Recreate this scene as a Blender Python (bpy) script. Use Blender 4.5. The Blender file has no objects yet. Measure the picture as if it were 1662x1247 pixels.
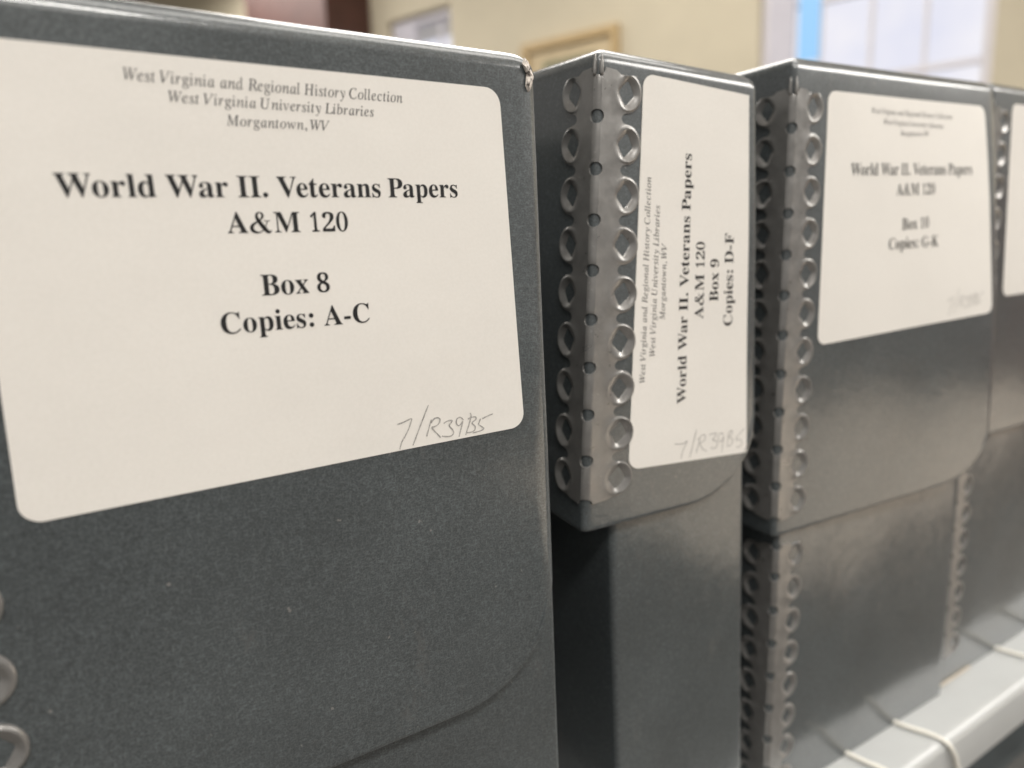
import bpy, bmesh, math, random
from mathutils import Vector, Matrix, geometry, noise

random.seed(7)
SC = bpy.context.scene
COL = SC.collection
EYE = 1.300                       # camera height above the floor, m

# ------------------------------------------------------------------ camera
F_PX = 1140.0
down = Vector((229, 5897, F_PX)).normalized()
ax_x = Vector((1869, -(1869 * 229 + F_PX * F_PX) / 5897, F_PX)).normalized()
ax_z = -down
ax_y = ax_z.cross(ax_x)
right_w = Vector((ax_x[0], ax_y[0], ax_z[0]))
down_w = Vector((ax_x[1], ax_y[1], ax_z[1]))
fwd_w = Vector((ax_x[2], ax_y[2], ax_z[2]))
cam_d = bpy.data.cameras.new("camera")
cam = bpy.data.objects.new("camera", cam_d)
COL.objects.link(cam)
m = Matrix((right_w, -down_w, -fwd_w)).transposed().to_4x4()
m.translation = Vector((0, 0, EYE))
cam.matrix_world = m
cam_d.sensor_width = 36.0
cam_d.lens = 36.0 * F_PX / 1662.0
cam_d.clip_start = 0.01
cam_d.clip_end = 200
cam_d.dof.use_dof = True
cam_d.dof.focus_distance = 0.163
cam_d.dof.aperture_fstop = cam_d.lens / 2.8
SC.camera = cam

# ------------------------------------------------------------------ light
world = bpy.data.worlds.new("World")
SC.world = world
world.use_nodes = True
bg = world.node_tree.nodes["Background"]
bg.inputs[0].default_value = (1.0, 0.965, 0.92, 1)
bg.inputs[1].default_value = 0.35

def area(loc, size, power, col, look=(0, 0, -1)):  # overhead light out of view, position and power set for effect
    d = bpy.data.lights.new("unseen_overhead_light", 'AREA')
    d.shape = 'RECTANGLE'
    d.size, d.size_y = size
    d.energy = power
    d.color = col
    o = bpy.data.objects.new("unseen_overhead_light", d)
    COL.objects.link(o)
    o.location = loc
    o.rotation_euler = Vector(look).to_track_quat('-Z', 'Y').to_euler()
    return o
WARM = (1.0, 0.965, 0.915)
area((0.45, -0.05, 2.75), (2.4, 0.45), 15, WARM)
area((-0.2, -1.05, 2.75), (0.9, 0.3), 30.5, WARM)  # unseen, set narrow and to the left so the lid edge throws a shadow
area((2.9, -1.5, 2.75), (2.4, 1.2), 126, WARM)
area((1.6, 2.0, 3.7), (1.8, 2.4), 90, WARM)
area((0.6, 5.6, 3.7), (1.8, 2.4), 105, WARM)
area((-0.9, -2.3, 2.75), (2.4, 1.2), 18, WARM)  # unseen, added opposite the boxes to brighten the upper board fronts

SC.view_settings.view_transform = 'Standard'
SC.view_settings.look = 'None'
SC.view_settings.exposure = 0.0
SC.view_settings.gamma = 1.0

# ------------------------------------------------------------------ helpers
def link(name, mesh, parent=None, mat=None):
    o = bpy.data.objects.new(name, mesh)
    COL.objects.link(o)
    if parent is not None:
        o.parent = parent
    if mat is not None:
        for mm in (mat if isinstance(mat, (list, tuple)) else [mat]):
            mesh.materials.append(mm)
    return o

def thing(name, label, cat, loc=(0, 0, 0), group=None):
    o = bpy.data.objects.new(name, None)
    COL.objects.link(o)
    o.location = loc
    o.empty_display_size = 0.02
    return tag(o, label, cat, group)

def tag(o, label, cat, group=None):
    o["label"] = label
    o["category"] = cat
    if group:
        o["group"] = group
    return o

def mesh_from(verts, faces, smooth=False, name="mesh"):
    me = bpy.data.meshes.new(name)
    me.from_pydata([tuple(v) for v in verts], [], faces)
    me.validate()
    if smooth:
        me.shade_smooth()
    return me

def sharp_smooth(me, deg=35):
    me.shade_smooth()
    bm = bmesh.new(); bm.from_mesh(me)
    lim = math.radians(deg)
    for e in bm.edges:
        if len(e.link_faces) == 2 and e.calc_face_angle(0) > lim:
            e.smooth = False
    bm.to_mesh(me); bm.free()

def box_bm(bm, lo, hi, bevel=0.0):
    r = bmesh.ops.create_cube(bm, size=1)
    vs = r['verts']
    c = [(a + b) / 2 for a, b in zip(lo, hi)]
    s = [b - a for a, b in zip(lo, hi)]
    for v in vs:
        v.co = Vector((c[0] + v.co.x * s[0], c[1] + v.co.y * s[1], c[2] + v.co.z * s[2]))
    if bevel:
        es = {e for v in vs for e in v.link_edges}
        bmesh.ops.bevel(bm, geom=list(es), offset=bevel, segments=2, affect='EDGES', profile=0.7)

def bm_mesh(bm, name="mesh"):
    me = bpy.data.meshes.new(name)
    bmesh.ops.recalc_face_normals(bm, faces=bm.faces)
    bm.to_mesh(me); bm.free()
    return me

def mm(p, base=(0, 0, 0)):
    """millimetres relative to the lens -> metres in the room, minus a base"""
    return Vector((p[0] / 1000 - base[0], p[1] / 1000 - base[1], p[2] / 1000 + EYE - base[2]))

# ------------------------------------------------------------------ materials
def new_mat(name):
    ma = bpy.data.materials.new(name)
    ma.use_nodes = True
    nt = ma.node_tree
    return ma, nt, nt.nodes["Principled BSDF"]

def node(nt, typ, **kw):
    n = nt.nodes.new(typ)
    for k, v in kw.items():
        if k.startswith("i_"):
            key = k[2:]
            n.inputs[int(key) if key.isdigit() else key].default_value = v
        else:
            setattr(n, k, v)
    return n

def ramp(nt, src, stops):
    r = nt.nodes.new("ShaderNodeValToRGB")
    els = r.color_ramp.elements
    els[0].position, els[0].color = stops[0]
    els[1].position, els[1].color = stops[-1]
    for p, c in stops[1:-1]:
        e = els.new(p); e.color = c
    nt.links.new(src, r.inputs[0])
    return r.outputs[0]

def g4(v, t=(1, 1, 1)):
    return (v * t[0], v * t[1], v * t[2], 1)

def tex(nt, scale, detail=2, rough=0.5, vec=None, stretch=None, typ="ShaderNodeTexNoise"):
    if vec is None:
        co = node(nt, "ShaderNodeTexCoord")
        vec = co.outputs["Object"]
    if stretch:
        mp = node(nt, "ShaderNodeMapping")
        mp.inputs["Scale"].default_value = stretch[:3]
        if len(stretch) > 3:
            mp.inputs["Rotation"].default_value = stretch[3]
        nt.links.new(vec, mp.inputs[0]); vec = mp.outputs[0]
    n = nt.nodes.new(typ)
    n.inputs["Scale"].default_value = scale
    if "Detail" in n.inputs:
        n.inputs["Detail"].default_value = detail
        n.inputs["Roughness"].default_value = rough
    nt.links.new(vec, n.inputs["Vector"])
    return n

def mixc(nt, fac, a, b, mode='MIX'):
    x = nt.nodes.new("ShaderNodeMix"); x.data_type = 'RGBA'; x.blend_type = mode
    for val, k in ((fac, 0), (a, 6), (b, 7)):
        if hasattr(val, "is_linked"):
            nt.links.new(val, x.inputs[k])
        else:
            x.inputs[k].default_value = val
    return x.outputs[2]

def board_mat():
    ma, nt, b = new_mat("charcoal_board")
    fine = tex(nt, 2500, 4, 0.7)                       # fibres of the paper facing
    fib1 = tex(nt, 2100, 3, 0.6, stretch=(1, .5, .33, (0.4, 0.5, 0.6)))
    fib2 = tex(nt, 2100, 3, 0.6, stretch=(.33, .6, 1, (0.1, 0.35, 0.3)))
    fib3 = tex(nt, 2300, 3, 0.6, stretch=(.4, .6, 1, (0.2, -0.9, 0.1)))
    big = tex(nt, 28, 4, 0.6)
    BT = (0.85, 0.98, 1.03)
    f = ramp(nt, fine.outputs[0], [(0.32, g4(0.039, BT)), (0.52, g4(0.070, BT)), (0.72, g4(0.122, BT))])
    for fb in (fib1, fib2, fib3):
        f = mixc(nt, ramp(nt, fb.outputs[0], [(0.55, g4(0)), (0.72, g4(.7))]), f, g4(0.135, BT))
    dk = tex(nt, 1700, 3, 0.6, stretch=(.5, .6, 1, (0.5, 0.8, 0.1)))
    c = mixc(nt, ramp(nt, dk.outputs[0], [(0.60, g4(0)), (0.72, g4(.5))]), f, g4(0.028, BT))
    spk = tex(nt, 420, 2, 0.6)
    s3 = ramp(nt, spk.outputs[0], [(0.745, g4(0)), (0.775, g4(.75))])
    c = mixc(nt, s3, c, g4(0.21, (1, .97, .93)))
    scf = tex(nt, 95, 5, 0.72, stretch=(1, 1, .35, (0.0, 0.7, 0.2)))
    s4 = ramp(nt, scf.outputs[0], [(0.62, g4(0)), (0.76, g4(.5))])
    c = mixc(nt, s4, c, g4(0.13, (1, 1, .98)))
    bl = ramp(nt, big.outputs[0], [(0.3, g4(0.86)), (0.7, g4(1.12))])
    c = mixc(nt, 1.0, c, bl, 'MULTIPLY')
    nt.links.new(c, b.inputs["Base Color"])
    ro = ramp(nt, big.outputs[0], [(0.3, g4(0.40)), (0.7, g4(0.48))])
    nt.links.new(ro, b.inputs["Roughness"])
    b.inputs["Specular IOR Level"].default_value = 0.5
    b.inputs["Coat Weight"].default_value = 1.0
    b.inputs["Coat IOR"].default_value = 1.55
    b.inputs["Coat Roughness"].default_value = 0.13
    bmp = node(nt, "ShaderNodeBump", i_Strength=0.18, i_Distance=0.00008)
    nt.links.new(fine.outputs[0], bmp.inputs["Height"])
    wav = tex(nt, 60, 3, 0.55)
    bm2 = node(nt, "ShaderNodeBump", i_Strength=0.10, i_Distance=0.0008)
    nt.links.new(wav.outputs[0], bm2.inputs["Height"])
    nt.links.new(bm2.outputs[0], bmp.inputs["Normal"])
    nt.links.new(bmp.outputs[0], b.inputs["Normal"])
    mot = tex(nt, 230, 3, 0.6)
    bm3 = node(nt, "ShaderNodeBump", i_Strength=0.16, i_Distance=0.0003)
    nt.links.new(mot.outputs[0], bm3.inputs["Height"])
    nt.links.new(bm2.outputs[0], bm3.inputs["Normal"])
    nt.links.new(bm3.outputs[0], b.inputs["Coat Normal"])
    crr = ramp(nt, mot.outputs[0], [(0.3, g4(0.10)), (0.7, g4(0.20))])
    nt.links.new(crr, b.inputs["Coat Roughness"])
    return ma

def metal_mat():
    ma, nt, b = new_mat("grey_enamelled_metal")
    n = tex(nt, 240, 3, 0.6)
    c = ramp(nt, n.outputs[0], [(0.3, g4(0.25, (1, .975, .94))), (0.7, g4(0.31, (1, .975, .94)))])
    sp = tex(nt, 700, 2, 0.7)
    s = ramp(nt, sp.outputs[0], [(0.66, g4(0)), (0.74, g4(1))])
    c = mixc(nt, s, c, g4(0.36, (1, .98, .95)))
    nt.links.new(c, b.inputs["Base Color"])
    b.inputs["Metallic"].default_value = 0.55
    r = ramp(nt, n.outputs[0], [(0.3, g4(0.27)), (0.7, g4(0.38))])
    nt.links.new(r, b.inputs["Roughness"])
    b.inputs["Specular IOR Level"].default_value = 0.6
    return ma

def paper_mat():
    ma, nt, b = new_mat("label_paper")
    n = tex(nt, 1400, 3, 0.6)
    g = tex(nt, 22, 3, 0.55)
    c = ramp(nt, n.outputs[0], [(0.3, g4(0.765, (1, .962, .900))), (0.7, g4(0.795, (1, .962, .904)))])
    k = ramp(nt, g.outputs[0], [(0.3, g4(0.96)), (0.7, g4(1.0))])
    c = mixc(nt, 1.0, c, k, 'MULTIPLY')
    sm = tex(nt, 75, 4, 0.7)
    s = ramp(nt, sm.outputs[0], [(0.70, g4(0)), (0.80, g4(.35))])
    c = mixc(nt, s, c, g4(0.58, (1, .95, .88)))
    nt.links.new(c, b.inputs["Base Color"])
    b.inputs["Roughness"].default_value = 0.55
    b.inputs["Specular IOR Level"].default_value = 0.3
    bmp = node(nt, "ShaderNodeBump", i_Strength=0.12, i_Distance=0.00008)
    nt.links.new(n.outputs[0], bmp.inputs["Height"])
    ck = tex(nt, 34, 3, 0.5)
    bm2 = node(nt, "ShaderNodeBump", i_Strength=0.22, i_Distance=0.002)
    nt.links.new(ck.outputs[0], bm2.inputs["Height"])
    nt.links.new(bm2.outputs[0], bmp.inputs["Normal"])
    nt.links.new(bmp.outputs[0], b.inputs["Normal"])
    return ma

def plain(name, col, rough=0.5, var=0.08, scale=60, metallic=0.0, spec=0.5):
    ma, nt, b = new_mat(name)
    n = tex(nt, scale, 3, 0.6)
    lo = tuple(c * (1 - var) for c in col) + (1,)
    hi = tuple(min(1, c * (1 + var)) for c in col) + (1,)
    nt.links.new(ramp(nt, n.outputs[0], [(0.3, lo), (0.7, hi)]), b.inputs["Base Color"])
    b.inputs["Roughness"].default_value = rough
    b.inputs["Metallic"].default_value = metallic
    b.inputs["Specular IOR Level"].default_value = spec
    return ma

def pencil_mat():
    ma, nt, b = new_mat("pencil_graphite")
    n = tex(nt, 2600, 2, 0.7)
    nt.links.new(ramp(nt, n.outputs[0], [(0.35, g4(0.26, (1, .97, .92))), (0.65, g4(0.50, (1, .96, .9)))]), b.inputs["Base Color"])
    b.inputs["Roughness"].default_value = 0.5
    return ma

def emit_mat(name, col, strength):
    ma, nt, b = new_mat(name)
    b.inputs["Base Color"].default_value = (0, 0, 0, 1)
    b.inputs["Emission Color"].default_value = tuple(col) + (1,)
    b.inputs["Emission Strength"].default_value = strength
    return ma

M_BOARD = board_mat()
M_METAL = metal_mat()
M_PAPER = paper_mat()
M_CORE_GLINT = plain("grey_core_and_edge_glint", (0.27, 0.26, 0.24), 0.8, 0.25, 900)  # board core, lightened to double as the lid's painted edge highlight
M_INK = plain("black_ink", (0.012, 0.012, 0.013), 0.45, 0.2, 900)
M_INK_GREY = plain("grey_ink", (0.055, 0.052, 0.055), 0.5, 0.2, 900)
M_PENCIL = pencil_mat()
M_TORN = plain("torn_board_core", (0.42, 0.36, 0.31), 0.9, 0.35, 900)
_n = M_TORN.node_tree
_r = [x for x in _n.nodes if x.type == 'VALTORGB'][0].color_ramp.elements
_r[0].position, _r[0].color = .36, (.10, .085, .075, 1)
_r[1].position, _r[1].color = .50, (.70, .64, .58, 1)
M_SHELF = plain("white_shelf_enamel", (0.47, 0.482, 0.478), 0.32, 0.03, 40)
M_CORD = plain("white_cotton_cord", (0.86, 0.835, 0.76), 0.8, 0.06, 1500, spec=0.2)
M_WALL = plain("beige_wall_paint", (0.61, 0.545, 0.41), 0.7, 0.03, 6)
M_FLOOR = plain("dark_grey_carpet", (0.11, 0.10, 0.09), 0.9, 0.12, 40)
M_OAK = plain("oak_frame_wood", (0.50, 0.36, 0.18), 0.45, 0.15, 30)
M_DARKWOOD = plain("red_brown_wood", (0.085, 0.032, 0.024), 0.45, 0.2, 10)
M_WHITE = plain("white_window_paint", (0.80, 0.77, 0.80), 0.5, 0.03, 10)
M_BLIND = plain("pale_blind_fabric", (0.62, 0.60, 0.66), 0.8, 0.04, 10)
M_CEIL = plain("ceiling_paint", (0.75, 0.72, 0.66), 0.9, 0.03, 3)
M_MAT = plain("picture_mount_card", (0.58, 0.47, 0.30), 0.8, 0.1, 12)
M_PRINT = plain("picture_print", (0.20, 0.20, 0.12), 0.7, 0.4, 30)

# ------------------------------------------------------------------ archive boxes
SHELF_Z = -218.0                   # mm below the lens
BOX = {
    8: dict(xL=-31, xR=97.3, yF=139.8, zT=43.9, zB=-112, rise=0, arc=(28, 26),
            off=dict(TL=(0, 0, 0), TR=(-1.2, 0, -.6), BL=(0, 0, 0), BR=(-.3, -1.0, 0))),
    9: dict(xL=124.3, xR=187, yF=152, zT=50.9, zB=-82, rise=.04, arc=(26, 27),
            off=dict(TL=(0, 0, 0), TR=(0, 0, -2.0), BL=(-8.3, 0, .5), BR=(5.0, 0, -2.2))),
    10: dict(xL=203.2, xR=331, yF=152, zT=56.9, zB=-105, rise=0, arc=(28, 21),
             off=dict(TL=(.3, 0, -.2), TR=(-.3, 0, 2.6), BL=(-2.2, 0, 0), BR=(.8, -10.8, 1))),
    11: dict(xL=332.6, xR=459.6, yF=153, zT=60, zB=-94, rise=0, arc=(33, 20),
             off=dict(TL=(0, 0, 0), TR=(0, 0, 1), BL=(0, 0, 0), BR=(0, -6, 0))),
}
BODY = {
    8: dict(xL=-27, xR=100.2, yF=143.4, zT=-70, zB=-218, rise=0, arc=None,
            off=dict(TL=(0, 0, 0), TR=(-1.0, 0, 0), BL=(0, 0, 0), BR=(.1, 0, 0))),
    9: dict(xL=128.5, xR=192, yF=155.6, zT=36, zB=-218, rise=0, arc=None,
            off=dict(TL=(-1.5, 0, 0), TR=(-6.0, 0, 0), BL=(3.2, 0, 0), BR=(0, 0, 0))),
    10: dict(xL=205.2, xR=329.6, yF=153.8, zT=42, zB=-218, rise=0, arc=None,
             off=dict(TL=(2.2, 0, 0), TR=(-1.4, 0, 0), BL=(-1.4, 0, 0), BR=(-.8, -2.4, 0))),
    11: dict(xL=333.4, xR=458, yF=154.8, zT=45, zB=-218, rise=0, arc=None,
             off=dict(TL=(0, 0, 0), TR=(0, 0, 0), BL=(0, 0, 0), BR=(0, 0, 0))),
}
DEPTH = 312.0

def warp(c, x, y, z):
    w = c['xR'] - c['xL']
    a = min(1.05, max(-.05, (x - c['xL']) / w))
    t = min(max((c['zT'] - z) / (c['zT'] - c['zB']), -.1), 1.0)
    k = min(1., max(0., 1 - (y - c['yF']) / 140.))
    s = 1 - (1 - t) ** 2
    o = c['off']
    r = [x, y, z]
    for i in range(3):
        tt = s if i == 1 else t
        d = (o['TL'][i] * (1 - a) + o['TR'][i] * a) * (1 - tt) + (o['BL'][i] * (1 - a) + o['BR'][i] * a) * tt
        r[i] += d * k
    r[2] += c['rise'] * max(0, y - c['yF'])
    return Vector(r)

RC = 1.7                            # radius of the metal-edged left corner

def corner(c, u, h):
    """strip folded round the left front corner: u<0 on the side wall, u>0 on the front, h = height off the board"""
    a = RC * math.pi / 4
    if u >= a:
        return c['xL'] + RC + (u - a), c['yF'] - h
    if u <= -a:
        return c['xL'] - h, c['yF'] + RC + (-u - a)
    th = (u / a) * math.pi / 4 - 3 * math.pi / 4
    return c['xL'] + RC + (RC + h) * math.cos(th), c['yF'] + RC + (RC + h) * math.sin(th)

def calm(c, x):
    """the metal corner keeps the board straight; it waves only away from it"""
    t = min(1, max(0, (x - c['xL'] - 14) / 22))
    return .12 + .88 * t * t * (3 - 2 * t)

def shell(c, base, lid, wob):
    """the folded board of a lid or a box body, as a thin-walled shell"""
    cols = []                        # (x, y, bottom z)
    yB = c['yF'] + DEPTH
    zB, zT = c['zB'], c['zT']
    rcr = 2.6 if lid else 1.3                        # scored fold at the right front corner
    def bot(x):
        if not c['arc']:
            return zB
        rx, rz = c['arc']
        q = (x - (c['xR'] - 1.2 - rx)) / rx
        if q <= 0:
            return zB
        return zB + rz * (1 - math.sqrt(max(0, 1 - min(1, q) ** 2)))
    for y in (yB, yB - 90, yB - 180, c['yF'] + 60, c['yF'] + 30, c['yF'] + 14, c['yF'] + 5):
        cols.append((c['xL'], y, zB))
    for i in range(7):
        u = (-1 + 2 * i / 6) * RC * math.pi / 4
        x, y = corner(c, u, 0)
        cols.append((x, y, zB))
    n = 46
    x0, x1 = c['xL'] + RC, c['xR'] - rcr
    for i in range(1, n + 1):
        x = x0 + (x1 - x0) * i / n
        cols.append((x, c['yF'], bot(x)))
    if lid:
        cols.append((c['xR'] - 1.3, c['yF'] + .45, bot(c['xR'] - 1.3)))
        cols.append((c['xR'] - .35, c['yF'] + 1.2, bot(c['xR'])))
        cols.append((c['xR'], c['yF'] + 2.4, bot(c['xR']) + .3))
    else:
        for i in range(1, 5):
            th = -math.pi / 2 + i * math.pi / 8
            cols.append((x1 + rcr * math.cos(th), c['yF'] + rcr + rcr * math.sin(th), zB))
    zr = bot(c['xR'] + 50)
    for y in (c['yF'] + 8, c['yF'] + 25, c['yF'] + 60, yB - 180, yB - 90, yB):
        cols.append((c['xR'], y, zr))
    m_ = len(cols)
    rt = 4.4 if lid else 3.0
    lev = [0, .012, .03, .06, .1, .15, .22, .3, .4, .5, .6, .7, .8, .9, .96, 1.0]
    verts, faces = [], []
    cx, cy = (c['xL'] + c['xR']) / 2, c['yF'] + DEPTH / 2
    hw, hd = (c['xR'] - c['xL']) / 2, DEPTH / 2
    rows = []
    def put(x, y, z):
        p = warp(c, x, y, z)
        if y < c['yF'] + 4:          # the board is never quite flat
            q = Vector((p.x * .02, p.z * .02, wob))
            p.y += .35 * noise.noise(q) * calm(c, x)
        verts.append(mm(p, base))
        return len(verts) - 1
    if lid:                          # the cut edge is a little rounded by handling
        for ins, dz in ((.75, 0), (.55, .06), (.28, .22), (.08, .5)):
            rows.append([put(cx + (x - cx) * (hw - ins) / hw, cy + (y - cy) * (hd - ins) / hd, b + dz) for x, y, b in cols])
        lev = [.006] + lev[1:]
    for l in lev:
        rows.append([put(x, y, b + (zT - rt - b) * l) for x, y, b in cols])
    for k in range(1, 13):
        th = math.pi / 2 * k / 12
        ins = rt * (1 - math.cos(th))
        rows.append([put(cx + (x - cx) * (hw - ins) / hw, cy + (y - cy) * (hd - ins) / hd, zT - rt + rt * math.sin(th)) for x, y, b in cols])
    for r0, r1 in zip(rows, rows[1:]):
        for i in range(m_):
            j = (i + 1) % m_
            faces.append((r0[i], r0[j], r1[j], r1[i]))
    faces.append(tuple(rows[-1]))
    bm = bmesh.new()
    vs = [bm.verts.new(v) for v in verts]
    for f in faces:
        bm.faces.new([vs[i] for i in f])
    bmesh.ops.recalc_face_normals(bm, faces=bm.faces)
    # wall thickness: a second skin inside
    n0 = len(bm.faces)
    bmesh.ops.solidify(bm, geom=bm.faces[:], thickness=0.0015)
    bm.faces.ensure_lookup_table()
    for f in bm.faces[2 * n0:]:      # cut edge: the grey core of the board
        f.material_index = 1
    if lid:                          # and the rubbed arris beside it, paled to stand in for its highlight
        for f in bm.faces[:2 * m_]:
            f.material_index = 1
    me = bpy.data.meshes.new("board")
    bm.to_mesh(me); bm.free()
    sharp_smooth(me, 26)
    return me

PITCH, LOBE_U, LOBE_R = 13.4, 9.5, 5.0
PLATE = 0.45

def rail_outline(n):
    """half outline (u, v) down one side of a strip with n lobes; v grows downward from the first lobe's centre"""
    pts = [(1.9, -5.6), (5.6, -5.3), (7.2, -4.3)]
    for k in range(n):
        vc = k * PITCH
        a0, a1 = -math.radians(88), math.radians(88)
        for i in range(13):
            a = a0 + (a1 - a0) * i / 12
            if k == 0 and a < -math.radians(72):
                continue
            pts.append((LOBE_U + LOBE_R * .97 * math.cos(a), vc + LOBE_R * 1.04 * math.sin(a)))
        if k < n - 1:                # rounded notch between two lobes
            r = PITCH / 2 - LOBE_R * 1.04
            for i in range(1, 8):
                a = -math.pi / 2 - math.pi * i / 8
                pts.append((LOBE_U + .15 + r * 1.35 * math.cos(a), vc + PITCH / 2 + r * math.sin(a)))
    ve = (n - 1) * PITCH
    pts += [(7.8, ve + 5.3), (6.2, ve + 5.9), (1.9, ve + 6.3)]
    return pts

def in_poly(p, poly):
    x, y = p; c = False; j = len(poly) - 1
    for i in range(len(poly)):
        xi, yi = poly[i]; xj, yj = poly[j]
        if (yi > y) != (yj > y) and x < (xj - xi) * (y - yi) / (yj - yi) + xi:
            c = not c
        j = i
    return c

def metal_edge(c, base, parent, ztop, n):
    """reinforcing metal corner strip: folded plate, scalloped edge, pressed eyelets, round holes on the fold.
    ztop = height of the first eyelet pair"""
    half = rail_outline(n)
    ve = (n - 1) * PITCH
    notch_t = [(1.9 * math.cos(math.pi * i / 6), -5.6 + 2.0 * math.sin(math.pi * i / 6)) for i in range(1, 6)]      # right to left
    notch_b = [(-1.9 * math.cos(math.pi * i / 6), ve + 6.3 - 1.7 * math.sin(math.pi * i / 6)) for i in range(1, 6)]
    outline = half + notch_b[::-1] + [(-u, v) for u, v in half[::-1]] + notch_t[::-1]
    outline = [(u, v) for u, v in outline]
    V, E, Hh = [], [], {}
    def loop(pts, h):
        s = len(V)
        for i, p in enumerate(pts):
            V.append(Vector(p)); Hh[len(V) - 1] = h[i] if isinstance(h, list) else h
            E.append((s + i, s + (i + 1) % len(pts)))
    loop(outline, PLATE)
    holes = []
    def ring(cu, cv, ru, rv, dia, seg=28):
        out = []
        for i in range(seg):
            a = 2 * math.pi * (i + .5) / seg
            ca, sa = math.cos(a), math.sin(a)
            d = 1 / (abs(ca) + abs(sa))          # diamond radius
            k = (1 - dia) + dia * d
            out.append((cu + ru * k * ca, cv + rv * k * sa))
        return out
    PROF = [(4.8, 5.02, 0, PLATE + .03), (4.55, 4.78, 0, PLATE + .30), (4.2, 4.5, 0, PLATE + .40), (3.85, 4.25, .1, PLATE + .30),
            (3.55, 4.05, .3, PLATE + .04), (3.2, 3.8, .65, .26), (2.85, 3.55, .9, .08), (2.6, 3.35, 1.0, -.1)]
    for sgn in (-1, 1):
        for k in range(n):
            vc = k * PITCH
            jr, ju, jv, jh, ja = (random.uniform(.93, 1.04), random.uniform(-.18, .18), random.uniform(-.2, .2), random.uniform(.75, 1.25), random.uniform(-.22, .22))
            for q, (ru, rv, dia, h) in enumerate(PROF):
                f = min(1, q / 4)            # the outer rim is stamped true, the punched opening varies
                rr = ring(0, 0, ru * (1 + (jr - 1) * f), rv * (1 + (jr - 1) * f), dia)
                rr = [(sgn * LOBE_U + ju * f + a * math.cos(ja * f) - b_ * math.sin(ja * f), vc + jv * f + a * math.sin(ja * f) + b_ * math.cos(ja * f)) for a, b_ in rr]
                hs_ = []
                for p in rr:                 # the rolled lip stands up on the outer side only
                    out = sgn * (p[0] - sgn * LOBE_U) / 4.5
                    wgt = min(1, max(0, (out + .75) / 1.3)); wgt = .12 + .95 * wgt * wgt * (3 - 2 * wgt)
                    hs_.append(PLATE + (h - PLATE) * jh * wgt if h > PLATE else h)
                loop(rr, hs_)
            holes.append(rr)
    for k in range(n - 1):
        h = ring(0, (k + .5) * PITCH, 1.75, 1.8, 0, 20)
        loop(h, PLATE); holes.append(h)
    for u in (-3.4, -1.34, -.9, -.45, 0, .45, .9, 1.34, 3.4):     # lines along the fold, so that it bends smoothly
        v = -3.0
        while v < ve + 4:
            if abs(u) > 2 or not any(abs(v - (k + .5) * PITCH) < 2.4 for k in range(n - 1)):
                V.append(Vector((u, v))); Hh[len(V) - 1] = PLATE + (.12 if abs(u) < 1 else 0)
            v += 1.9
    ov, oe, of, vo, eo, fo = geometry.delaunay_2d_cdt(V, E, [], 0, 1e-4)
    hs = []
    for i, p in enumerate(ov):
        h = PLATE
        for q in vo[i]:
            h = Hh.get(q, PLATE); break
        hs.append(h)
    hb = [(min(p[0] for p in h), max(p[0] for p in h), min(p[1] for p in h), max(p[1] for p in h), h) for h in holes]
    keep = []
    for f in of:
        cu = sum(ov[i][0] for i in f) / 3; cv = sum(ov[i][1] for i in f) / 3
        if not in_poly((cu, cv), outline):
            continue
        if any(a <= cu <= b and d <= cv <= e and in_poly((cu, cv), h) for a, b, d, e, h in hb):
            continue
        keep.append(tuple(f))
    def place(u, v, h):
        x, y = corner(c, u, h)
        return mm(warp(c, x, y, ztop - v), base)
    bm = bmesh.new()
    vs = [bm.verts.new(place(p[0], p[1], h)) for p, h in zip(ov, hs)]
    for f in keep:
        try:
            bm.faces.new([vs[i] for i in f])
        except ValueError:
            pass
    # rim of the plate: a short wall down to the board
    bm.edges.ensure_lookup_table(); bm.verts.index_update()
    rim = [e for e in bm.edges if len(e.link_faces) == 1]
    info = {}
    for e in rim:
        for v in e.verts:
            info[v.index] = (v, None)
    low, top = {}, {}
    for e in rim:
        for v in e.verts:
            if v.index not in low:
                p = ov[v.index]
                low[v.index] = bm.verts.new(place(p[0], p[1], -.35))
                top[v.index] = bm.verts.new(v.co)
    for e in rim:
        a, b = e.verts
        bm.faces.new((top[a.index], top[b.index], low[b.index], low[a.index]))
    bmesh.ops.delete(bm, geom=[v for v in bm.verts if not v.link_faces], context='VERTS')
    bmesh.ops.recalc_face_normals(bm, faces=bm.faces)
    # face outward
    ctr = sum((v.co for v in bm.verts), Vector()) / len(bm.verts)
    bm.faces.ensure_lookup_table()
    me = bpy.data.meshes.new("metal_edge")
    bm.to_mesh(me); bm.free()
    sharp_smooth(me, 24)
    return link("metal_edge", me, parent, M_METAL)

def tongue(c, base, parent, ztop):
    """folded metal loop that hooks the strip to the top of the corner"""
    bm = bmesh.new()
    for s in (-1, 1):
        prev = None
        for i in range(9):
            t = i / 8
            z = ztop + 3.4 + t * 5.6
            r = .5 * math.sin(math.pi * min(1, .25 + t * .75)) + .15
            x, y = corner(c, s * .75, .35)
            ctr = warp(c, x, y, min(z, c['zT'] - 1.6))
            ring = []
            for k in range(8):
                a = 2 * math.pi * k / 8
                ring.append(bm.verts.new(mm(ctr + Vector((r * math.cos(a), r * math.sin(a) * .7, 0)), base)))
            if prev:
                for k in range(8):
                    bm.faces.new((prev[k], prev[(k + 1) % 8], ring[(k + 1) % 8], ring[k]))
            else:
                bm.faces.new(ring[::-1])
            prev = ring
        bm.faces.new(prev)
    me = bm_mesh(bm)
    me.shade_smooth()
    return link("corner_hook", me, parent, M_METAL)

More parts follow.
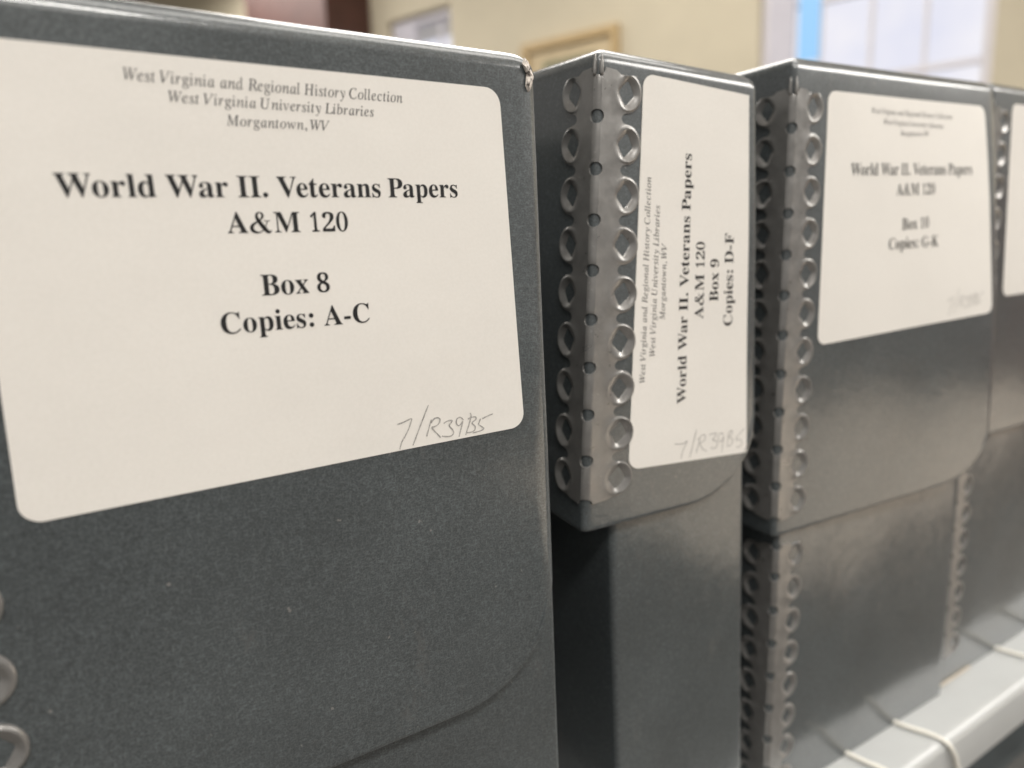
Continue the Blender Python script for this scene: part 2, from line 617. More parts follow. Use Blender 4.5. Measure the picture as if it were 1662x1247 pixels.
# ---- labels and their lettering
def label_mesh(c, base, quad, rad, h0, square_right=False, th=.13):
    """sheet of paper on the front of the lid; quad = TL, TR, BR, BL in front coordinates (x, z)"""
    TL, TR, BR, BL = [Vector(q) for q in quad]
    W_ = (TR - TL).length; H_ = (TL - BL).length
    nu, nv = 30, 26
    def pos(s, t):
        return TL * (1 - s) * (1 - t) + TR * s * (1 - t) + BR * s * t + BL * (1 - s) * t
    # rounded rectangle boundary via row-wise extents
    def inset(t, right):
        if right and square_right:
            return 0
        d = min(t, 1 - t) * H_
        return (rad - math.sqrt(max(0, rad * rad - (rad - d) ** 2))) / W_ if d < rad else 0
    ts = []
    k = 9
    for i in range(k):
        ts.append(rad / H_ * (1 - math.cos(math.pi / 2 * i / k)))
    ts += [rad / H_ + (1 - 2 * rad / H_) * i / (nv - 1) for i in range(nv)]
    ts += [1 - t for t in ts[:k][::-1]]
    bm = bmesh.new()
    grid = []
    for t in ts:
        a, b = inset(t, False), 1 - inset(t, True)
        row = []
        for i in range(nu + 1):
            s = a + (b - a) * i / nu
            p = pos(s, t)
            row.append(bm.verts.new(mm(front(c, p.x, p.y, h0 + th), base)))
        grid.append(row)
    for r0, r1 in zip(grid, grid[1:]):
        for i in range(nu):
            bm.faces.new((r0[i], r1[i], r1[i + 1], r0[i + 1]))
    edge = [e for e in bm.edges if len(e.link_faces) == 1]
    ext = bmesh.ops.extrude_edge_only(bm, edges=edge)
    for v in [g for g in ext['geom'] if isinstance(g, bmesh.types.BMVert)]:
        v.co.y += (th + h0 * .5) / 1000
    me = bm_mesh(bm)
    sharp_smooth(me, 40)
    return me

def front(c, x, z, h):
    p = warp(c, x, c['yF'], z)
    q = Vector((p.x * .02, p.z * .02, c['wob']))
    p.y += .35 * noise.noise(q) * calm(c, x)
    p.y -= h
    return p

AMP = [  # ampersand: centre line with stroke width, in cap heights
    (1.06, .13, .03), (1.0, .04, .08), (.9, .03, .15), (.76, .16, .2), (.58, .40, .2), (.43, .64, .18), (.38, .80, .14), (.43, .93, .10),
    (.54, .985, .05), (.65, .93, .09), (.68, .83, .12), (.64, .72, .10), (.54, .62, .06), (.38, .52, .08), (.20, .41, .13), (.10, .27, .18), (.14, .11, .17),
    (.28, .03, .12), (.44, .015, .07), (.60, .08, .05), (.74, .23, .05), (.84, .42, .05), (.88, .56, .05)]
AMP_SERIF = [(.70, .57, .035), (1.04, .57, .035)]

def strip_polys(pts):
    """variable width stroke -> quads + round joints, in 2D"""
    out = []
    for (x0, y0, w0), (x1, y1, w1) in zip(pts, pts[1:]):
        d = Vector((x1 - x0, y1 - y0)); l = d.length or 1e-6
        nx, ny = -d.y / l, d.x / l
        out.append([(x0 + nx * w0 / 2, y0 + ny * w0 / 2), (x0 - nx * w0 / 2, y0 - ny * w0 / 2), (x1 - nx * w1 / 2, y1 - ny * w1 / 2), (x1 + nx * w1 / 2, y1 + ny * w1 / 2)])
    for x, y, w in pts[1:-1]:
        out.append([(x + w / 2 * math.cos(2 * math.pi * i / 12), y + w / 2 * math.sin(2 * math.pi * i / 12)) for i in range(12)])
    return out

def spline(pts, n=6):
    out = []
    P = [pts[0]] + list(pts) + [pts[-1]]
    for i in range(1, len(P) - 2):
        a, b, c_, d = [Vector(p) for p in P[i - 1:i + 3]]
        for k in range(n):
            t = k / n
            out.append(tuple(.5 * ((2 * b) + (c_ - a) * t + (2 * a - 5 * b + 4 * c_ - d) * t * t + (3 * b - a - 3 * c_ + d) * t ** 3)))
    out.append(tuple(pts[-1]))
    return out

def mb(ch):
    if 'A' <= ch <= 'Z': return chr(0x1D400 + ord(ch) - 65)
    if 'a' <= ch <= 'z': return chr(0x1D41A + ord(ch) - 97)
    if '0' <= ch <= '9': return chr(0x1D7CE + ord(ch) - 48)
    return ch
def mi(ch):
    if 'A' <= ch <= 'Z': return chr(0x1D434 + ord(ch) - 65)
    if ch == 'h': return '\u210e'
    if 'a' <= ch <= 'z': return chr(0x1D44E + ord(ch) - 97)
    return ch
ADV_B = dict(zip("World aIVetrnsPpAM120Bx89Copi:-DFGKC", [1]*34))
ADV_B.update({'W': 1.0, 'o': .5, 'r': .444, 'l': .278, 'd': .556, ' ': .25, 'a': .5, 'I': .389, '.': .25, 'V': .722, 'e': .444, 't': .333, 'n': .556,
              's': .389, 'P': .611, 'p': .556, 'A': .722, '&': .833, 'M': .944, 'B': .667, 'x': .5, 'C': .722, 'i': .278, ':': .333, '-': .333,
              'D': .722, 'F': .611, 'G': .778, 'K': .778})
for d_ in "0123456789":
    ADV_B[d_] = .5
ADV_I = {'W': .78, 'V': .63, 'R': .60, 'H': .70, 'C': .64, 'U': .68, 'L': .53, 'M': .80, ' ': .27, ',': .25, 'i': .28, 'l': .27, 't': .30, 'r': .37, 's': .37,
         'e': .42, 'm': .72, 'w': .68, 'f': .28, 'g': .47, 'o': .49, 'a': .50, 'n': .51, 'd': .51, 'b': .50, 'u': .5, 'v': .44, 'y': .44}
_glyph = {}
def glyph(ch):
    """one printed character as (verts2d, faces), in units of the type size"""
    if ch in _glyph:
        return _glyph[ch]
    cu = bpy.data.curves.new("glyph", 'FONT')
    cu.body = ch; cu.size = 1.0; cu.resolution_u = 5
    ob = bpy.data.objects.new("glyph", cu)
    COL.objects.link(ob)
    dg = bpy.context.evaluated_depsgraph_get()
    me = bpy.data.meshes.new_from_object(ob.evaluated_get(dg))
    vs = [(v.co.x, v.co.y) for v in me.vertices]
    fs = [tuple(p.vertices) for p in me.polygons]
    bpy.data.objects.remove(ob); bpy.data.curves.remove(cu); bpy.data.meshes.remove(me)
    _glyph[ch] = (vs, fs)
    return _glyph[ch]

def line_polys(style, text):
    """list of polygons in em units with cap height CAP, and total width"""
    CAP = .676 if style == 'bd' else .66
    ref = glyph(mb('I') if style == 'bd' else mi('H'))
    capfont = max(v[1] for v in ref[0])
    sc = CAP / capfont
    x = 0
    polys = []
    ext = [1e9, -1e9]
    for i, ch in enumerate(text):
        adv = (ADV_B if style == 'bd' else ADV_I).get(ch, .5)
        if ch == ' ':
            x += adv; continue
        if style == 'bd' and ch in '&.:-':
            if ch == '&':
                P = [[(px * CAP + x + .03, py * CAP) for px, py in pl] for pl in strip_polys([(a, b, w) for a, b, w in spline(AMP, 4)]) + strip_polys(AMP_SERIF)]
            elif ch == '-':
                P = [[(x + .04, .17), (x + .29, .17), (x + .29, .27), (x + .04, .27)]]
            else:
                P = []
                for cy in ([.075] if ch == '.' else [.075, .39]):
                    P.append([(x + adv / 2 + .083 * math.cos(2 * math.pi * k / 18), cy + .083 * math.sin(2 * math.pi * k / 18)) for k in range(18)])
            polys += P
            for pl in P:
                for q in pl: ext = [min(ext[0], q[0]), max(ext[1], q[0])]
        elif style == 'bd' and ch == '0':
            k_, P = 28, []
            for k in range(k_):
                a0, a1 = 2 * math.pi * k / k_, 2 * math.pi * (k + 1) / k_
                P.append([(x + .25 + rx * (abs(math.cos(a)) ** .92) * (1 if math.cos(a) >= 0 else -1), .338 + rz * math.sin(a))
                          for rx, rz, a in ((.222, .35, a0), (.222, .35, a1), (.098, .318, a1), (.098, .318, a0))])
            polys += P
            for pl in P:
                for q in pl: ext = [min(ext[0], q[0]), max(ext[1], q[0])]
        else:
            vs, fs = glyph(mb(ch) if style == 'bd' else mi(ch))
            gx0 = min(v[0] for v in vs); gx1 = max(v[0] for v in vs)
            gw = (gx1 - gx0) * sc
            wfit = sc
            sy = sc
            if style == 'bd' and ch.isdigit():
                wfit = .455 / (gx1 - gx0) if ch != '1' else .30 / (gx1 - gx0)
                sy = CAP / max(v[1] for v in vs)
                off = (adv - (gx1 - gx0) * wfit) / 2
            elif style == 'bd':
                wfit = min(sc, (adv * (1.0 if ch.isupper() else .97)) / (gx1 - gx0))
                off = (adv - (gx1 - gx0) * wfit) / 2
            else:
                wfit = min(sc * .95, adv * 1.18 / (gx1 - gx0))
                off = (adv - (gx1 - gx0) * wfit) / 2 + .02
            sh = .07 if style == 'it' else 0
            q = [(x + off + (v[0] - gx0) * wfit - sh * v[1] * sc, v[1] * sy) for v in vs]
            for p in q: ext = [min(ext[0], p[0]), max(ext[1], p[0])]
            polys += [[q[k] for k in f] for f in fs]
        x += adv
        if style == 'bd' and i + 1 < len(text):
            pr = ch + text[i + 1]
            x -= {'Wo': .06, 'Wa': .06, 'Ve': .08, 'Pa': .03}.get(pr, 0)
        elif i + 1 < len(text):
            pr = ch + text[i + 1]
            x -= {'We': .1, 'Vi': .08, 'WV': .03}.get(pr, 0)
    return polys, ext[0], ext[1], CAP

def lettering(c, base, parent, lines, name, mat, h):
    verts, faces = [], []
    for style, text, p0, p1, cap in lines:
        polys, e0, e1, CAP = line_polys(style, text)
        a = Vector(p0); b = Vector(p1)
        d = (b - a); L = d.length; d.normalize()
        up = Vector((-d.y, d.x))
        for pl in polys:
            s = len(verts)
            for x, y in pl:
                q = a + d * ((x - e0) / (e1 - e0) * L) + up * (y / CAP * cap)
                verts.append(mm(front(c, q.x, q.y, h), base))
            faces.append(tuple(range(s, s + len(pl))))
    bm = bmesh.new()
    vs = [bm.verts.new(v) for v in verts]
    for f in faces:
        try: bm.faces.new([vs[i] for i in f])
        except ValueError: pass
    for f in bm.faces:
        f.normal_update()
        if f.normal.y > 0: f.normal_flip()
    me = bpy.data.meshes.new(name)
    bm.to_mesh(me); bm.free()
    return link(name, me, parent, mat)

def handwriting(c, base, parent, strokes, h, w, name="pencil_note"):
    bm = bmesh.new()
    for si, st in enumerate(strokes):
        pts = spline(st, 5)
        pts = [(x, z, w * (.75 + .35 * noise.noise(Vector((x, z, si))) + .15 * (1 - i / len(pts)))) for i, (x, z) in enumerate(pts)]
        for pi, pl in enumerate(strip_polys(pts)):
            vs = [bm.verts.new(mm(front(c, x, z, h + .0008 * (pi % 7) + .006 * si / 10), base)) for x, z in pl]
            try: bm.faces.new(vs)
            except ValueError: pass
    for f in bm.faces:
        f.normal_update()
        if f.normal.y > 0: f.normal_flip()
    me = bpy.data.meshes.new(name)
    bm.to_mesh(me); bm.free()
    return link(name, me, parent, M_PENCIL)

TEXT = {}
TEXT[8] = [
  ('it','West Virginia and Regional History Collection',(12.78, 30.26),(63.4, 30.31),1.98),
  ('it','West Virginia University Libraries',(19.35, 27.25),(56.95, 27.2),1.87),
  ('it','Morgantown, WV',(28.53, 23.91),(47.73, 23.99),1.85),
  ('bd','World War II. Veterans Papers',(0.5, 11.16),(74.98, 11.68),3.79),
  ('bd','A&M 120',(26.59, 4.89),(49.69, 4.91),3.78),
  ('bd','Box 8',(31.48, -6.87),(44.77, -6.91),3.92),
  ('bd','Copies: A-C',(23.44, -13.56),(52.57, -13.62),3.91),
]
TEXT[9] = [
  ('it','West Virginia and Regional History Collection',(142.74, -39.92),(143.31, 18.62),1.90),
  ('it','West Virginia University Libraries',(146.04, -32.39),(146.69, 10.94),1.94),
  ('it','Morgantown, WV',(149.37, -21.78),(149.57, 0.44),1.93),
  ('bd','World War II. Veterans Papers',(157.53, -47.94),(158.2, 25.9),3.23),
  ('bd','A&M 120',(163.76, -22.25),(163.92, 0.93),3.39),
  ('bd','Box 9',(169.53, -17.13),(169.62, -4.22),3.43),
  ('bd','Copies: D-F',(175.45, -25.09),(175.57, 3.53),3.52),
]
TEXT[10] = [
  ('it','West Virginia and Regional History Collection',(244.73, 40.74),(296.87, 40.45),1.92),
  ('it','West Virginia University Libraries',(252.07, 37.28),(290.54, 36.83),1.88),
  ('it','Morgantown, WV',(262.32, 33.66),(281.33, 33.79),1.86),
  ('bd','World War II. Veterans Papers',(233.98, 19.76),(310.45, 20.02),4.11),
  ('bd','A&M 120',(260.75, 12.71),(285.07, 12.81),4.14),
  ('bd','Box 10',(264.95, 0.17),(281.65, 0.48),4.13),
  ('bd','Copies: G-K',(257.24, -6.59),(288.15, -6.8),4.11),
]
PEN = {}
PEN[8] =  [[(56.87, -36.3), (57.66, -36.2), (58.62, -35.98), (60.24, -35.56), (60.01, -36.51), (59.25, -38.05), (58.35, -39.41), (57.65, -40.34), (57.01, -41.97)], [(64.54, -33.12), (62.92, -36.22), (61.41, -39.17), (60.17, -41.63)], [(65.02, -36.55), (64.62, -37.56), (64.01, -39.15), (63.66, -40.17)], [(64.89, -37.3), (65.69, -36.5), (66.53, -36.33), (67.16, -36.82), (66.76, -37.76), (65.89, -38.23), (65.05, -38.4), (65.96, -39.64), (67.03, -41.04)], [(68.01, -37.88), (68.96, -37.49), (69.98, -37.5), (70.13, -37.76), (69.39, -38.65), (70.17, -39.72), (70.37, -40.54), (69.74, -41.07), (68.71, -41.08), (67.39, -40.74)], [(73.05, -37.91), (72.4, -37.18), (71.53, -37.28), (71.17, -38.16), (71.59, -38.98), (72.2, -38.88), (72.85, -38.2), (72.41, -39.63), (71.67, -41.64)], [(74.88, -36.54), (75.1, -37.21), (74.56, -38.87), (73.84, -40.5), (73.42, -41.54)], [(74.27, -37.87), (75.16, -37.61), (76.22, -37.7), (76.27, -38.27), (75.25, -38.98), (75.99, -39.9), (75.75, -40.82), (74.59, -41.1), (73.8, -41.05)], [(77.96, -38.38), (79.42, -37.96), (80.89, -37.66)], [(77.51, -38.31), (77.1, -39.2), (76.9, -39.57), (77.67, -40.18), (78.26, -40.76), (77.43, -41.18), (75.28, -41.35)]]
PEN[9] =  [[(153.73, -60.49), (156.8, -60.86), (158.24, -60.31), (156.83, -62.95), (155.98, -65.67)], [(161.71, -57.2), (160.48, -61.66), (159.26, -65.81)], [(163.25, -60.2), (162.35, -62.64), (161.72, -64.8)], [(162.14, -60.66), (163.81, -59.32), (164.95, -59.5), (164.78, -61.11), (163.09, -61.96), (164.25, -63.96), (165.78, -64.89)], [(166.67, -59.63), (168.79, -59.48), (169.57, -59.94), (168.04, -61.5), (169.6, -62.26), (169.81, -63.63), (168.85, -64.46), (167.11, -63.98)], [(172.33, -60.4), (171.14, -59.87), (170.17, -60.7), (170.58, -62.27), (171.56, -62.6), (172.33, -61.07), (171.97, -63.68), (171.6, -66.29)], [(174.31, -60.39), (173.76, -64.66)], [(174.31, -60.39), (175.51, -59.58), (175.72, -60.62), (174.53, -61.77), (175.94, -62.68), (175.55, -64.31), (173.76, -64.83)], [(177.96, -62.01), (180.82, -59.76)], [(177.76, -61.98), (177.36, -63.26), (178.79, -63.17), (179.82, -64.37), (179.22, -65.63), (177.38, -65.65)]]
PEN[10] =  [[(295.01, -28.5), (295.83, -28.29), (296.8, -27.92), (298.43, -27.26), (298.32, -28.29), (297.75, -30.02), (297.0, -31.59), (296.4, -32.68), (295.98, -34.5)], [(302.57, -24.11), (301.3, -27.58), (300.13, -30.9), (299.2, -33.67)], [(303.5, -27.65), (303.22, -28.76), (302.8, -30.52), (302.58, -31.63)], [(303.46, -28.45), (304.18, -27.51), (305.02, -27.21), (305.72, -27.64), (305.43, -28.67), (304.61, -29.29), (303.77, -29.58), (304.85, -30.75), (306.11, -32.05)], [(306.71, -28.63), (307.63, -28.1), (308.66, -27.97), (308.84, -28.22), (308.2, -29.25), (309.11, -30.25), (309.41, -31.07), (308.84, -31.7), (307.82, -31.86), (306.44, -31.69)], [(311.78, -27.98), (311.05, -27.31), (310.19, -27.53), (309.93, -28.49), (310.45, -29.29), (311.05, -29.09), (311.62, -28.3), (311.34, -29.84), (310.84, -32.01)], [(313.45, -26.32), (313.75, -26.98), (313.39, -28.76), (312.86, -30.54), (312.57, -31.67)], [(312.99, -27.77), (313.85, -27.39), (314.91, -27.34), (315.02, -27.92), (314.09, -28.78), (314.92, -29.63), (314.79, -30.6), (313.67, -31.06), (312.89, -31.11)], [(316.69, -27.8), (318.09, -27.19), (319.49, -26.69)], [(316.25, -27.79), (315.94, -28.76), (315.78, -29.16), (316.6, -29.68), (317.24, -30.2), (316.47, -30.74), (314.38, -31.21)]]

LABQ = {
    8: [(-10.04, 34.82), (86.84, 35.07), (89.54, -42.06), (-12.14, -42.77)],
    9: [(139.76, 45.68), (182.09, 44.58), (181.75, -68.2), (137.94, -65.66)],
    10: [(220.68, 46.94), (321.36, 46.41), (326.09, -35.64), (220.4, -37.7)],
    11: [(349.4, 52.0), (449.5, 52.4), (451.5, -28.6), (354.6, -29.7)],
}
INFO = {
    8: "charcoal archive box nearest the camera, its wide white label reading Box 8, Copies: A-C",
    9: "narrow charcoal archive box with its white label turned sideways, reading Box 9, Copies: D-F",
    10: "charcoal archive box with out-of-focus white label reading Box 10, Copies: G-K",
    11: "charcoal archive box at the photo's right edge, only metal corner and blank label showing",
}
EDGE_LID = {8: (25.2, 10), 9: (39.9, 9), 10: (41.3, 11), 11: (44.5, 10)}
EDGE_BODY = {10: (-115.5, 8), 11: (-103.5, 8)}

for num in (8, 9, 10, 11):
    c, cb = BOX[num], BODY[num]
    c['wob'] = num * 3.7
    base = mm(((c['xL'] + c['xR']) / 2, c['yF'] + DEPTH / 2, SHELF_Z))
    root = thing("archive_box", INFO[num], "archive box", base, "archive boxes in a row on the shelf")
    lid = link("lid", shell(c, base, True, c['wob']), root, [M_BOARD, M_CORE_GLINT])
    body = link("body", shell(cb, base, False, c['wob'] + 1.3), root, [M_BOARD, M_CORE_GLINT])
    z0, n = EDGE_LID[num]
    metal_edge(c, base, lid, z0, n)
    tongue(c, base, lid, z0)
    if num in EDGE_BODY:
        z0, n = EDGE_BODY[num]
        metal_edge(cb, base, body, z0, n)
    paper = link("label", label_mesh(c, base, LABQ[num], 3.6, .05, num == 9), root, M_PAPER)
    if num in TEXT:
        bold = [t for t in TEXT[num] if t[0] == 'bd']
        ital = [t for t in TEXT[num] if t[0] == 'it']
        lettering(c, base, paper, bold, "printed_title", M_INK, .235)
        lettering(c, base, paper, ital, "printed_heading", M_INK_GREY, .235)
        handwriting(c, base, paper, PEN[num], .24, .36 if num == 8 else .34)
    if num == 8:
        # torn corner: the facing has split and the pale core shows
        bm = bmesh.new()
        ring = [(93.6, 41.6, .5), (95.2, 41.0, .3), (96.0, 39.0, -.4), (96.4, 36.4, -.5), (95.9, 34.6, .1), (94.4, 34.3, .35), (93.6, 35.6, .45), (93.9, 38.2, .55), (92.9, 40.2, .35)]
        ctr = bm.verts.new(mm((94.7, c['yF'] - .9, 37.6), base))
        mid, out = [], []
        for i, (x, z, h) in enumerate(ring):
            x -= .9
            out.append(bm.verts.new(mm((x, c['yF'] + (max(0, x - 93) ** 1.5) * .5 - h * .5 - .15, z), base)))
            k = .55 + .25 * random.random()
            mid.append(bm.verts.new(mm((93.9 + (x - 93.9) * k, c['yF'] + (max(0, x - 93) ** 1.5) * .3 - .5 - .7 * random.random(), 37.6 + (z - 37.6) * k), base)))
        nr = len(ring)
        for i in range(nr):
            j = (i + 1) % nr
            bm.faces.new((out[i], out[j], mid[j], mid[i]))
            bm.faces.new((mid[i], mid[j], ctr))
        me = bm_mesh(bm)
        link("torn_corner", me, lid, M_TORN)
    # raw edge of the board along the bottom of box 11
    if num == 11:
        bm = bmesh.new()
        box_bm(bm, mm((334, 153.6, -217.4), base), mm((362, 154.6, -216.9), base))
        link("raw_board_edge", bm_mesh(bm), body, plain("raw_board", (.62, .55, .46), .9, .1, 300))

# ------------------------------------------------------------------ shelf and cords
prof = []
for i in range(7):
    th = math.pi / 2 * i / 6
    prof.append((137.5 - 4.5 * math.sin(th), SHELF_Z - .4 - 4.5 + 4.5 * math.cos(th)))
for i in range(5):
    th = math.pi / 2 * i / 4
    prof.append((133 + 2.5 - 2.5 * math.cos(th), -240.5 - 2.5 * math.sin(th)))
prof += [(152, -243), (152, -241.6), (134.8, -241.6), (134.8, -221.0), (470, -221.0), (470, SHELF_Z - .4)]
sb = mm((430, 300, SHELF_Z))
bm = bmesh.new()
ends = []
for X in (-420, 1250):
    ends.append([bm.verts.new(mm((X, y, z), sb)) for y, z in prof])
for i in range(len(prof)):
    j = (i + 1) % len(prof)
    bm.faces.new((ends[0][i], ends[0][j], ends[1][j], ends[1][i]))
bm.faces.new(ends[0]); bm.faces.new(ends[1][::-1])
me = bm_mesh(bm); sharp_smooth(me, 30)
shelf = thing("shelf", "white metal shelf with rounded front lip under the row of boxes", "shelf", sb)
link("shelf_board", me, shelf, M_SHELF)

def cord(pts, label, R=1.05):
    """two-ply twisted cotton cord along a path (mm)"""
    path = spline(pts, 14)
    P = [Vector(p) for p in path]
    b0 = mm(P[0])
    bm = bmesh.new()
    prev = None; dist = 0; N = 18
    for i, p in enumerate(P):
        t = (P[min(i + 1, len(P) - 1)] - P[max(i - 1, 0)]).normalized()
        s = t.cross(Vector((1, .1, 0))).normalized(); u = t.cross(s)
        if i: dist += (p - P[i - 1]).length
        ring = []
        for k in range(N):
            a = 2 * math.pi * k / N
            r = R * (.86 + .16 * abs(math.cos(1.5 * a + dist * 1.9)))
            ring.append(bm.verts.new(mm(p + s * r * math.cos(a) + u * r * math.sin(a), b0)))
        if prev:
            for k in range(N):
                bm.faces.new((prev[k], prev[(k + 1) % N], ring[(k + 1) % N], ring[k]))
        else: bm.faces.new(ring)
        prev = ring
    bm.faces.new(prev[::-1])
    me = bm_mesh(bm); me.shade_smooth()
    o = link("cord", me, None, M_CORD)
    o.location = b0
    tag(o, label, "cord", "white cords over the shelf lip")
    return o
ZC = SHELF_Z + .7
CL = "white twisted cord over shelf lip, "
def run(x0, y0, k=1.0, side=1):
    return [(x0 - side * 1, y0 + 6, ZC), (x0, y0, ZC), (x0 + side * 1.8 * k, y0 - 7, ZC + .3), (x0 + side * 4.5 * k, 139.5, ZC + .2), (x0 + side * 7 * k, 133.6, ZC - 1.3),
            (x0 + side * 10 * k, 131.6, ZC - 6), (x0 + side * 14 * k, 131.4, ZC - 14), (x0 + side * 18 * k, 131.2, ZC - 26), (x0 + side * 19 * k, 133, ZC - 60), (x0 + side * 17 * k, 134, ZC - 95)]
cord(run(255.6, 151.2, .6), CL + "lowest and nearest of the four")
cord(run(290.6, 152.6, 1.0), CL + "curling down below the third box")
cord(run(389.5, 156, .9), CL + "second from the right edge")
cord(run(431.5, 158, .6), CL + "farthest one, touching the right edge of the photo")

# a box on the shelf below
lb = mm((400, 300, -590))
bm = bmesh.new()
box_bm(bm, mm((285, 150, -590), lb), mm((470, 440, -292), lb), .003)
low = thing("archive_box", "dark grey archive box on the shelf below the white lip, only a corner showing", "archive box", lb)
link("body", bm_mesh(bm), low, M_BOARD)
bm = bmesh.new()
box_bm(bm, mm((283, 148, -400), lb), mm((472, 443, -289), lb), .003)
link("lid", bm_mesh(bm), low, M_BOARD)

# ------------------------------------------------------------------ room
WA = math.radians(22)
WD = Vector((-math.sin(WA), math.cos(WA), 0))
WN = Vector((math.cos(WA), math.sin(WA), 0))
WP = Vector((3.616, 2.136, 0))
def wp(s, z, n=0.0):
    """point on the far wall: s metres along it, height z above the lens, n metres behind its face"""
    p = WP + WD * s + WN * n
    return Vector((p.x, p.y, z + EYE))
def wall_box(bm, s0, s1, z0, z1, n0, n1):
    q = [bm.verts.new(wp(s, z, n)) for n in (n0, n1) for z in (z0, z1) for s in (s0, s1)]
    for f in ((0, 1, 3, 2), (4, 6, 7, 5), (0, 4, 5, 1), (2, 3, 7, 6), (0, 2, 6, 4), (1, 5, 7, 3)):
        bm.faces.new([q[i] for i in f])

ZF, ZCEI = -EYE, 2.6
WIN_A = (-.415, .66, -.35, 1.75)
WIN_B = (2.84, 3.46, -.35, 1.72)
bm = bmesh.new()
TH = .22
wall_box(bm, -4.0, WIN_A[0], ZF, ZCEI, 0, TH)
wall_box(bm, WIN_A[1], WIN_B[0], ZF, ZCEI, 0, TH)
wall_box(bm, WIN_B[1], 9.5, ZF, ZCEI, 0, TH)
for wz in (WIN_A, WIN_B):
    wall_box(bm, wz[0], wz[1], ZF, wz[2], 0, TH)
    wall_box(bm, wz[0], wz[1], wz[3], ZCEI, 0, TH)
wall = link("wall", bm_mesh(bm), None, M_WALL)
tag(wall, "plain beige wall far behind the boxes", "wall")

def window(wz, blue, name_label):
    base_ = wp((wz[0] + wz[1]) / 2, wz[2], .1)
    root = thing("window", name_label, "window", base_)
    def fin(bm, nm, mat):
        me = bm_mesh(bm)
        me.transform(Matrix.Translation(-base_))
        return link(nm, me, root, mat)
    bm = bmesh.new()
    fw = .045
    wall_box(bm, wz[0], wz[0] + fw, wz[2], wz[3], .05, .15)
    wall_box(bm, wz[1] - fw, wz[1], wz[2], wz[3], .05, .15)
    wall_box(bm, wz[0] + fw, wz[1] - fw, wz[2], wz[2] + fw, .05, .15)
    wall_box(bm, wz[0] + fw, wz[1] - fw, wz[3] - fw, wz[3], .05, .15)
    fin(bm, "frame", M_WHITE)
    bm = bmesh.new()
    s0, s1 = wz[0] + fw, wz[1] - fw
    for k in range(1, 4 if blue else 2):
        s = s0 + (s1 - s0) * k / 4
        wall_box(bm, s - .009, s + .009, wz[2] + fw, wz[3] - fw, .09, .12)
    for z in (.15, .80, 1.22):
        if z < wz[3] - .1:
            wall_box(bm, s0, s1, z - .012, z + .012, .085, .125)
    fin(bm, "glazing_bars", M_WHITE)
    return root, fin
wA, fin = window(WIN_A, True, "bright window with pale glazing bars and a blue strip of sky, behind the third box")
bm = bmesh.new()
wall_box(bm, .485, .615, -.3, 1.70, .02, .045)       # side curtain panel
fin(bm, "blind", M_BLIND)
wB, fin = window(WIN_B, False, "small bluish window far behind the nearest box")
bm = bmesh.new()
wall_box(bm, 3.2, 3.415, -.3, 1.675, .02, .045)
fin(bm, "blind", M_BLIND)

# daylight outside the windows
def sky_mat():
    ma, nt, b = new_mat("bright_sky")
    co = node(nt, "ShaderNodeTexCoord")
    n = tex(nt, .9, 3, .6, vec=co.outputs["Object"])
    c = ramp(nt, n.outputs[0], [(.35, (.80, .81, .93, 1)), (.65, (.95, .93, .97, 1))])
    nt.links.new(c, b.inputs["Emission Color"])
    b.inputs["Base Color"].default_value = (0, 0, 0, 1)
    b.inputs["Emission Strength"].default_value = .97
    return ma
bm = bmesh.new()
wall_box(bm, -6, 9, -1.2, 6, 3.0, 3.05)
sky = link("sky", bm_mesh(bm), None, sky_mat()); sky["kind"] = "structure"
# buildings' pale blue gap outside: a strip of clear sky between two blinds is seen at the window's left
bm = bmesh.new()
wall_box(bm, .37, .475, .93, 1.70, .075, .085)
pane = bm_mesh(bm); pane.transform(Matrix.Translation(-wA.location))
link("pane", pane, wA, emit_mat("blue_sky_pane", (.33, .63, .97), 1.0))

# framed picture
fb = wp(1.86, .70, -.03)
pic = thing("picture_frame", "light oak picture frame hung on the beige wall above the narrow box", "picture", fb)
def pf(bm, nm, mat):
    me = bm_mesh(bm); me.transform(Matrix.Translation(-fb)); link(nm, me, pic, mat)
bm = bmesh.new()
f0, f1, g0, g1 = 1.50, 2.22, .70, 1.315
wall_box(bm, f0, f0 + .05, g0, g1, -.04, -.003)
wall_box(bm, f1 - .05, f1, g0, g1, -.04, -.003)
wall_box(bm, f0 + .05, f1 - .05, g0, g0 + .05, -.04, -.003)
wall_box(bm, f0 + .05, f1 - .05, g1 - .05, g1, -.04, -.003)
pf(bm, "frame", M_OAK)
bm = bmesh.new(); wall_box(bm, f0 + .05, f1 - .05, g0 + .05, g1 - .05, -.015, -.004); pf(bm, "mount", M_MAT)
bm = bmesh.new(); wall_box(bm, f0 + .16, f1 - .16, g0 + .14, g1 - .13, -.017, -.0152); pf(bm, "print", M_PRINT)

# dark wooden cabinet against the wall
bm = bmesh.new()
wall_box(bm, 3.64, 4.58, ZF, 2.35, -.45, -.004)
cabinet = link("cabinet", bm_mesh(bm), None, M_DARKWOOD)
tag(cabinet, "tall red-brown wooden cabinet far behind the nearest box", "cabinet")

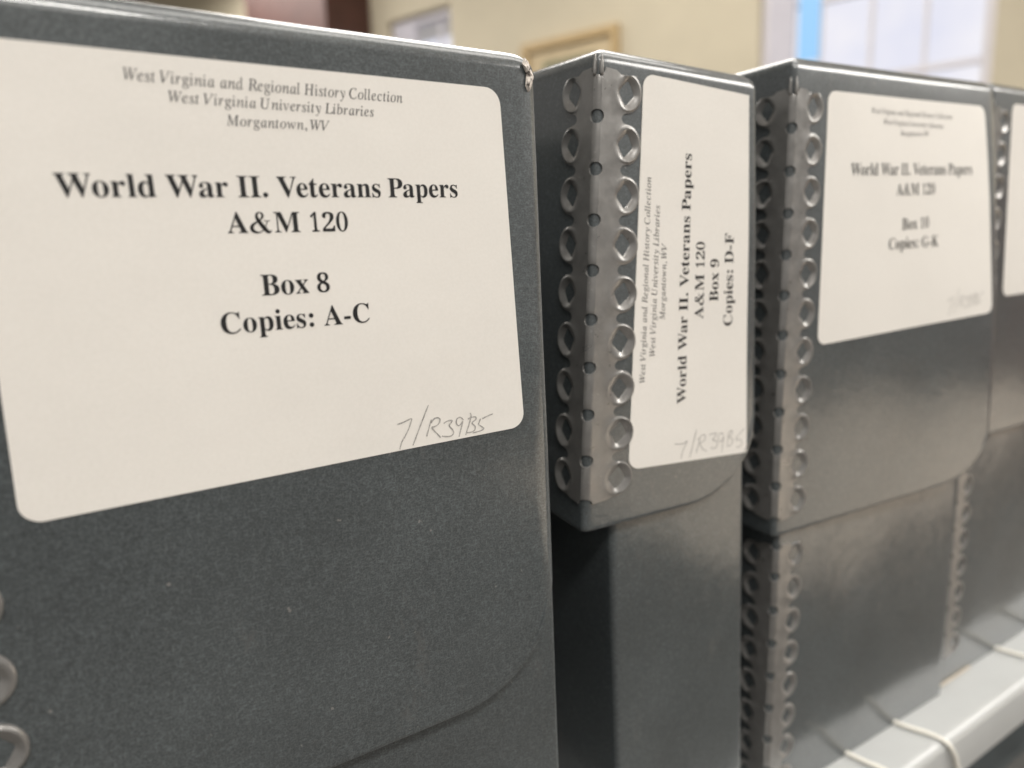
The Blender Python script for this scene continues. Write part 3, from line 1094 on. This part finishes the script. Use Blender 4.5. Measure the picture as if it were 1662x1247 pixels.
# floor and ceiling
bm = bmesh.new(); box_bm(bm, (-4, -9, -.05), (12, 12, 0))
floor = link("floor", bm_mesh(bm), None, M_FLOOR); floor["kind"] = "structure"
bm = bmesh.new()
box_bm(bm, (-4, -9, EYE + ZCEI), (12, 12, EYE + ZCEI + .05))
ceil = link("ceiling", bm_mesh(bm), None, M_CEIL); ceil["kind"] = "structure"

# reading table and low bookcase across the aisle: they are seen mirrored in the glossy board
M_TOP = plain("pale_laminate", (0.78, 0.68, 0.56), 0.6, 0.05, 8)
tb = Vector((2.2, -1.53, 0))
table = thing("table", "long low beige table with brown edge, mirrored in the glossy box fronts", "table", tb)
table.rotation_euler = (0, 0, math.radians(-10))
bm = bmesh.new(); box_bm(bm, (-.88, -.75, .43), (2.3, .64, .45)); link("table_top", bm_mesh(bm), table, M_TOP)
bm = bmesh.new()
box_bm(bm, (-.91, .643, .41), (2.33, .68, .452), .003)
box_bm(bm, (-.91, -.79, .41), (2.33, -.753, .452), .003)
link("edge_band", bm_mesh(bm), table, M_DARKWOOD)
for sx in (.7, 2.0):
    for sy in (-.6, .54):
        bm = bmesh.new(); box_bm(bm, (sx - .03, sy - .03, 0), (sx + .03, sy + .03, .429), .003); link("leg", bm_mesh(bm), table, M_DARKWOOD)
bb = Vector((4.9, -2.6, 0))
case = thing("bookcase", "low dark bookcase beyond the reading table, mirrored in the box fronts", "bookcase", bb)
case.rotation_euler = (0, 0, math.radians(-62))
bm = bmesh.new()
box_bm(bm, (-2.2, -.2, 0), (-2.16, .2, 1.62)); box_bm(bm, (2.16, -.2, 0), (2.2, .2, 1.62))
box_bm(bm, (-2.157, -.2, 1.58), (2.157, .2, 1.617)); box_bm(bm, (-2.157, -.2, .02), (2.157, -.18, 1.577))
link("carcass", bm_mesh(bm), case, M_DARKWOOD)
for z in (.1, .6, 1.1):
    bm = bmesh.new(); box_bm(bm, (-2.155, -.177, z), (2.155, .19, z + .03)); link("shelf_board", bm_mesh(bm), case, M_DARKWOOD)
